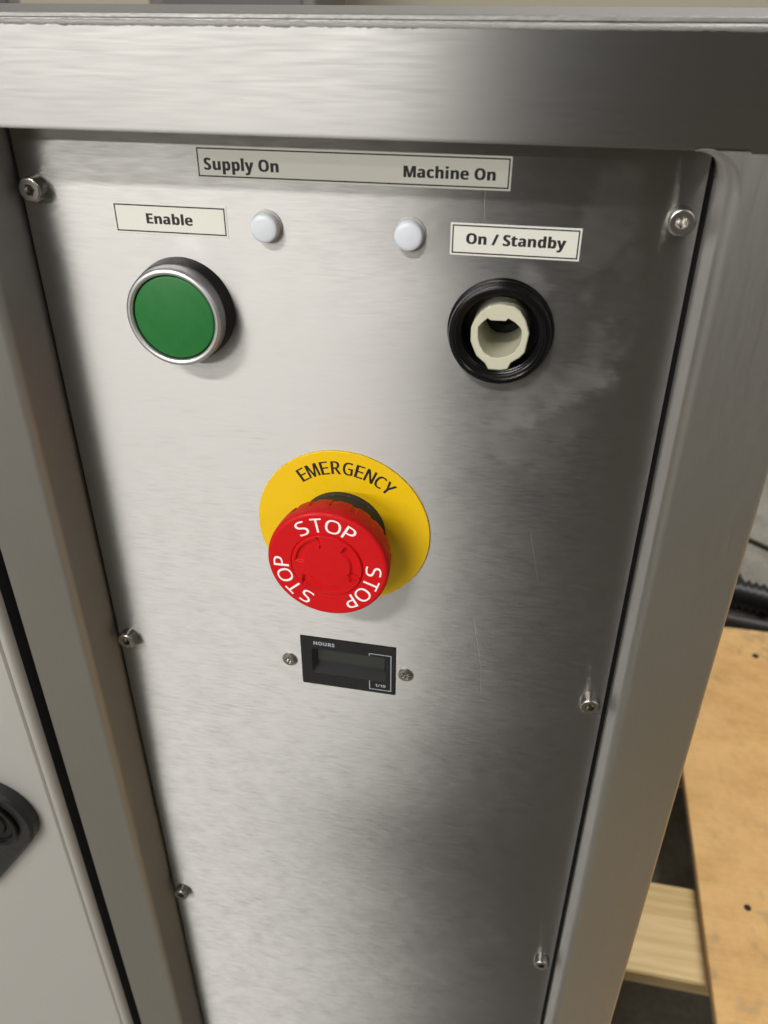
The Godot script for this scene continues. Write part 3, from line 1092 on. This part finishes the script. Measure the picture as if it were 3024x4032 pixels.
	# mushroom head: face with groove and sunken arrows, notched rim
	var face := func(th: float, r: float) -> Vector3:
		var z := 22.6
		var k := clampf((r - 18.6) / 1.3, 0, 1)
		z -= 1.3 * (1 - sqrt(maxf(0.0, 1 - k * k * 0.98)))
		if r < 11.9:
			z += 0.75 - 0.0022 * r * r
			if r > 11.5:
				z -= 0.9 * (r - 11.5) / 0.4
			var d := fposmod(rad_to_deg(th), 360.0)
			var deep := 0.0
			for q in [-85.0, 38.0, 158.0]:
				var x := fposmod(d - q + 40.0, 360.0) - 40.0
				var ins := 0.0
				if r > 7.6 and r < 10.6:
					ins = clampf((x + 0.8) / 1.6, 0, 1) * clampf((70.0 - x) / 1.6, 0, 1)
				var half := 2.3 * clampf((86.0 - x) / 18.0, 0, 1)
				if x > 67.5 and absf(r - 9.1) < half:
					ins = maxf(ins, clampf((x - 67.5) / 1.6, 0, 1))
				deep = maxf(deep, ins)
			z -= 1.3 * deep
		elif r < 12.15:
			z -= 0.3 * (12.15 - r) / 0.25
		return Vector3(r * sin(th), r * cos(th), z)
	var rs := PackedFloat32Array([0.001, 2.5, 5, 6.5, 7.3, 7.55, 7.65, 8.2, 8.8, 9.1, 9.4, 10.0, 10.3, 10.55, 10.65, 10.9, 11.2, 11.4, 11.5, 11.6, 11.7, 11.8, 11.89, 11.91, 12.0, 12.1, 12.16, 13, 15, 17, 18.2, 18.6, 18.9, 19.2, 19.5, 19.7, 19.85, 19.9])
	a = MB.new()
	a.sheet(face, steps(0, TAU, 360), rs, func(p: Vector3) -> Vector3: return Vector3(p.x * 0.01, p.y * 0.01, 1), 0.003)
	var side := func(th: float, t: float) -> Vector3:
		# t from the face's edge to the rear
		var z := 22.6 - 1.3 * 0.86 - t
		var r := 19.9 + 0.1 * minf(t, 1.0) - 0.012 * t * t
		if t > 8.2:
			r -= (t - 8.2) * 1.0
		var d := fposmod(rad_to_deg(th) - 3.5 + 10.0, 20.0) - 10.0
		var notch := clampf((3.0 - absf(d)) / 0.8, 0, 1) * clampf((t - 3.6) / 0.4, 0, 1)
		r -= 0.45 * notch
		return Vector3(r * sin(th), r * cos(th), z)
	a.sheet(side, steps(0, TAU, 540), PackedFloat32Array([0, 0.5, 1, 2, 3, 3.6, 3.8, 4.0, 5, 6, 7, 8.2, 8.6, 9.0]), func(p: Vector3) -> Vector3: return Vector3(p.x, p.y, 0), 0.003)
	a.lathe([Vector2(14, 12.5), Vector2(17.3, 12.5)].map(func(p): return p), 64)
	var head := obj("mushroom_head", a, M.red, e)
	a = MB.new()
	for k in 3:
		var c: float = [0.0, 121.0, -121.0][k]
		text_round(a, "STOP", [c - 30.0, c - 10.5, c + 9.5, c + 30.0], [3.7, 3.8, 5.1, 3.6], sans, 12.75, 5.1, 22.5, 22.67)
	obj("lettering", a, M.white, head)


func build_screws() -> void:
	var t := thing("socket_screw", W(-115.5, 69.0, 0), "socket head screw at the top left corner of the panel", "screw", "socket head screws holding the panel")
	var a := MB.new()
	a.lathe([Vector2(3.5, 0), Vector2(3.5, 3.9), Vector2(3.3, 4.25), Vector2(2.9, 4.4)], 40)
	var hex := []
	var circ := []
	var low := []
	for k in 48:
		var th := TAU * k / 48
		var f := fposmod(th, PI / 3) - PI / 6
		var r := 1.5 / cos(f)
		hex.append(Vector3(r * cos(th), r * sin(th), 4.3))
		low.append(Vector3(r * cos(th), r * sin(th), 0.9))
		circ.append(Vector3(2.9 * cos(th), 2.9 * sin(th), 4.4))
	a.band(circ, hex, Vector3(0, 0, 1))
	for k in 48:
		var j := (k + 1) % 48
		var m: Vector3 = -(hex[k] + hex[j]) * 0.5
		m.z = 0
		a.flat([hex[k], hex[j], low[j], low[k]], m.normalized())
		a.flat([low[k], low[j], Vector3(0, 0, 0.3)], Vector3(-m.normalized().x * -0.3, 0.0, 1).normalized())
	obj("head", a, M.screw, t)
	for e in [[65.0, 68.4, "socket head screw at the top right corner of the panel", 0.5], [-115.6, -101.3, "socket head screw on the panel's left edge, level with the hour meter", 0.2], [64.7, -101.3, "socket head screw on the panel's right edge, level with the hour meter", 0.8], [-115.4, -269.3, "lowest socket head screw on the panel's left edge", 0.35], [64.6, -269.8, "lowest socket head screw on the panel's right edge", 0.1]]:
		copy_of(t, W(e[0], e[1], 0), e[3], e[2])
	# the meter's two cross-slotted screws
	var c := thing("cross_screw", W(-49.2, -102.0, 0), "small cross-slotted screw left of the hour meter", "screw", "cross-slotted screws beside the hour meter")
	a = MB.new()
	var dome := func(th: float, r: float) -> Vector3:
		var z := 1.05 - 0.05 * r * r
		var x := r * cos(th)
		var y := r * sin(th)
		var w := 0.42
		var cut := maxf(clampf((w - absf(x)) / 0.14, 0, 1) * clampf((1.65 - absf(y)) / 0.3, 0, 1), clampf((w - absf(y)) / 0.14, 0, 1) * clampf((1.65 - absf(x)) / 0.3, 0, 1))
		z -= 0.75 * cut
		return Vector3(x, y, z)
	a.sheet(dome, steps(0, TAU, 96), steps(0.001, 2.85, 24), func(_p: Vector3) -> Vector3: return Vector3(0, 0, 1), 0.01)
	a.lathe([Vector2(2.95, 0), Vector2(2.95, 0.45), Vector2(2.85, 0.66)], 48)
	obj("head", a, M.screw, c)
	copy_of(c, W(-3.55, -101.8, 0), 0.5, "small cross-slotted screw right of the hour meter")


func build_meter() -> void:
	var t := thing("hour_meter", W(METER.x, METER.y, 0), "small black hour meter set flush into the panel, reading window blank", "hour meter")
	var o := Vector3(-METER.x, -METER.y, 0)
	# faceplate round the window
	var wo := [-40.2, -106.9, -11.4, -94.6]
	var a := MB.new()
	var out := round_rect(METER.x - 18.35, METER.y - 11.9, METER.x + 18.35, METER.y + 11.9, 0.5, 4)
	var win := round_rect(wo[0], wo[1], wo[2], wo[3], 1.2, 4)
	var lowp := round_rect(wo[0] + 1.4, wo[1] + 1.5, wo[2] - 0.6, wo[3] - 0.5, 1.0, 4)
	var n := out.size()
	for k in n:
		var j := (k + 1) % n
		a.flat([Vector3(out[k].x, out[k].y, 0.4) + o, Vector3(out[j].x, out[j].y, 0.4) + o, Vector3(win[j].x, win[j].y, 0.4) + o, Vector3(win[k].x, win[k].y, 0.4) + o], Vector3(0, 0, 1))
		var d := (out[k] + out[j]) * 0.5 - METER
		var e := out[j] - out[k]
		var nn := Vector2(e.y, -e.x).normalized()
		if nn.dot(d) < 0:
			nn = -nn
		a.flat([Vector3(out[k].x, out[k].y, 0.4) + o, Vector3(out[j].x, out[j].y, 0.4) + o, Vector3(out[j].x, out[j].y, -12) + o, Vector3(out[k].x, out[k].y, -12) + o], Vector3(nn.x, nn.y, 0))
	obj("faceplate", a, M.black, t)
	a = MB.new()
	for k in n:
		var j := (k + 1) % n
		var wc := Vector2((wo[0] + wo[2]) / 2, (wo[1] + wo[3]) / 2)
		var e := win[j] - win[k]
		var nn := Vector2(e.y, -e.x).normalized()
		if nn.dot(wc - win[k]) < 0:
			nn = -nn
		a.flat([Vector3(win[k].x, win[k].y, 0.4) + o, Vector3(win[j].x, win[j].y, 0.4) + o, Vector3(lowp[j].x, lowp[j].y, -3.6) + o, Vector3(lowp[k].x, lowp[k].y, -3.6) + o], Vector3(nn.x, nn.y, 0.5).normalized())
	obj("window_bevel", a, M.ledge, t)
	a = MB.new()
	a.box(Vector3(-25.8, -100.75, -4.2) + o, Vector3(29, 13, 1.2), 0.1)
	obj("window_back", a, M.matte_black, t)
	a = MB.new()
	a.box(Vector3(-25.6, -101.4, -3.5) + o, Vector3(26.6, 7.6, 0.4), 0.1)
	obj("display", a, M.glass, t)
	a = MB.new()
	text_at(a, "HOURS", bold, -39.25 - METER.x, -92.65 - METER.y, 8.2, 1.65, 0.3, 0.45)
	obj("lettering", a, M.meter_print, t)
	a = MB.new()
	text_at(a, "1/10", bold, -15.35 - METER.x, -109.85 - METER.y, 4.0, 1.4, 0.3, 0.45)
	obj("lettering", a, M.meter_print, t)
	a = MB.new()
	for s in [[-17.6, -93.4, -9.25, -93.4], [-9.25, -93.55, -9.25, -111.15], [-17.6, -111.3, -9.25, -111.3], [-17.6, -93.55, -17.6, -94.5], [-17.6, -107.0, -17.6, -111.15]]:
		a.box(Vector3((s[0] + s[2]) / 2, (s[1] + s[3]) / 2, 0.42) + o, Vector3(absf(s[2] - s[0]) + 0.28, absf(s[3] - s[1]) + 0.28 - (0.3 if s[0] == s[2] else 0.0), 0.06), 0.01)
	obj("bracket_print", a, M.meter_print, t)
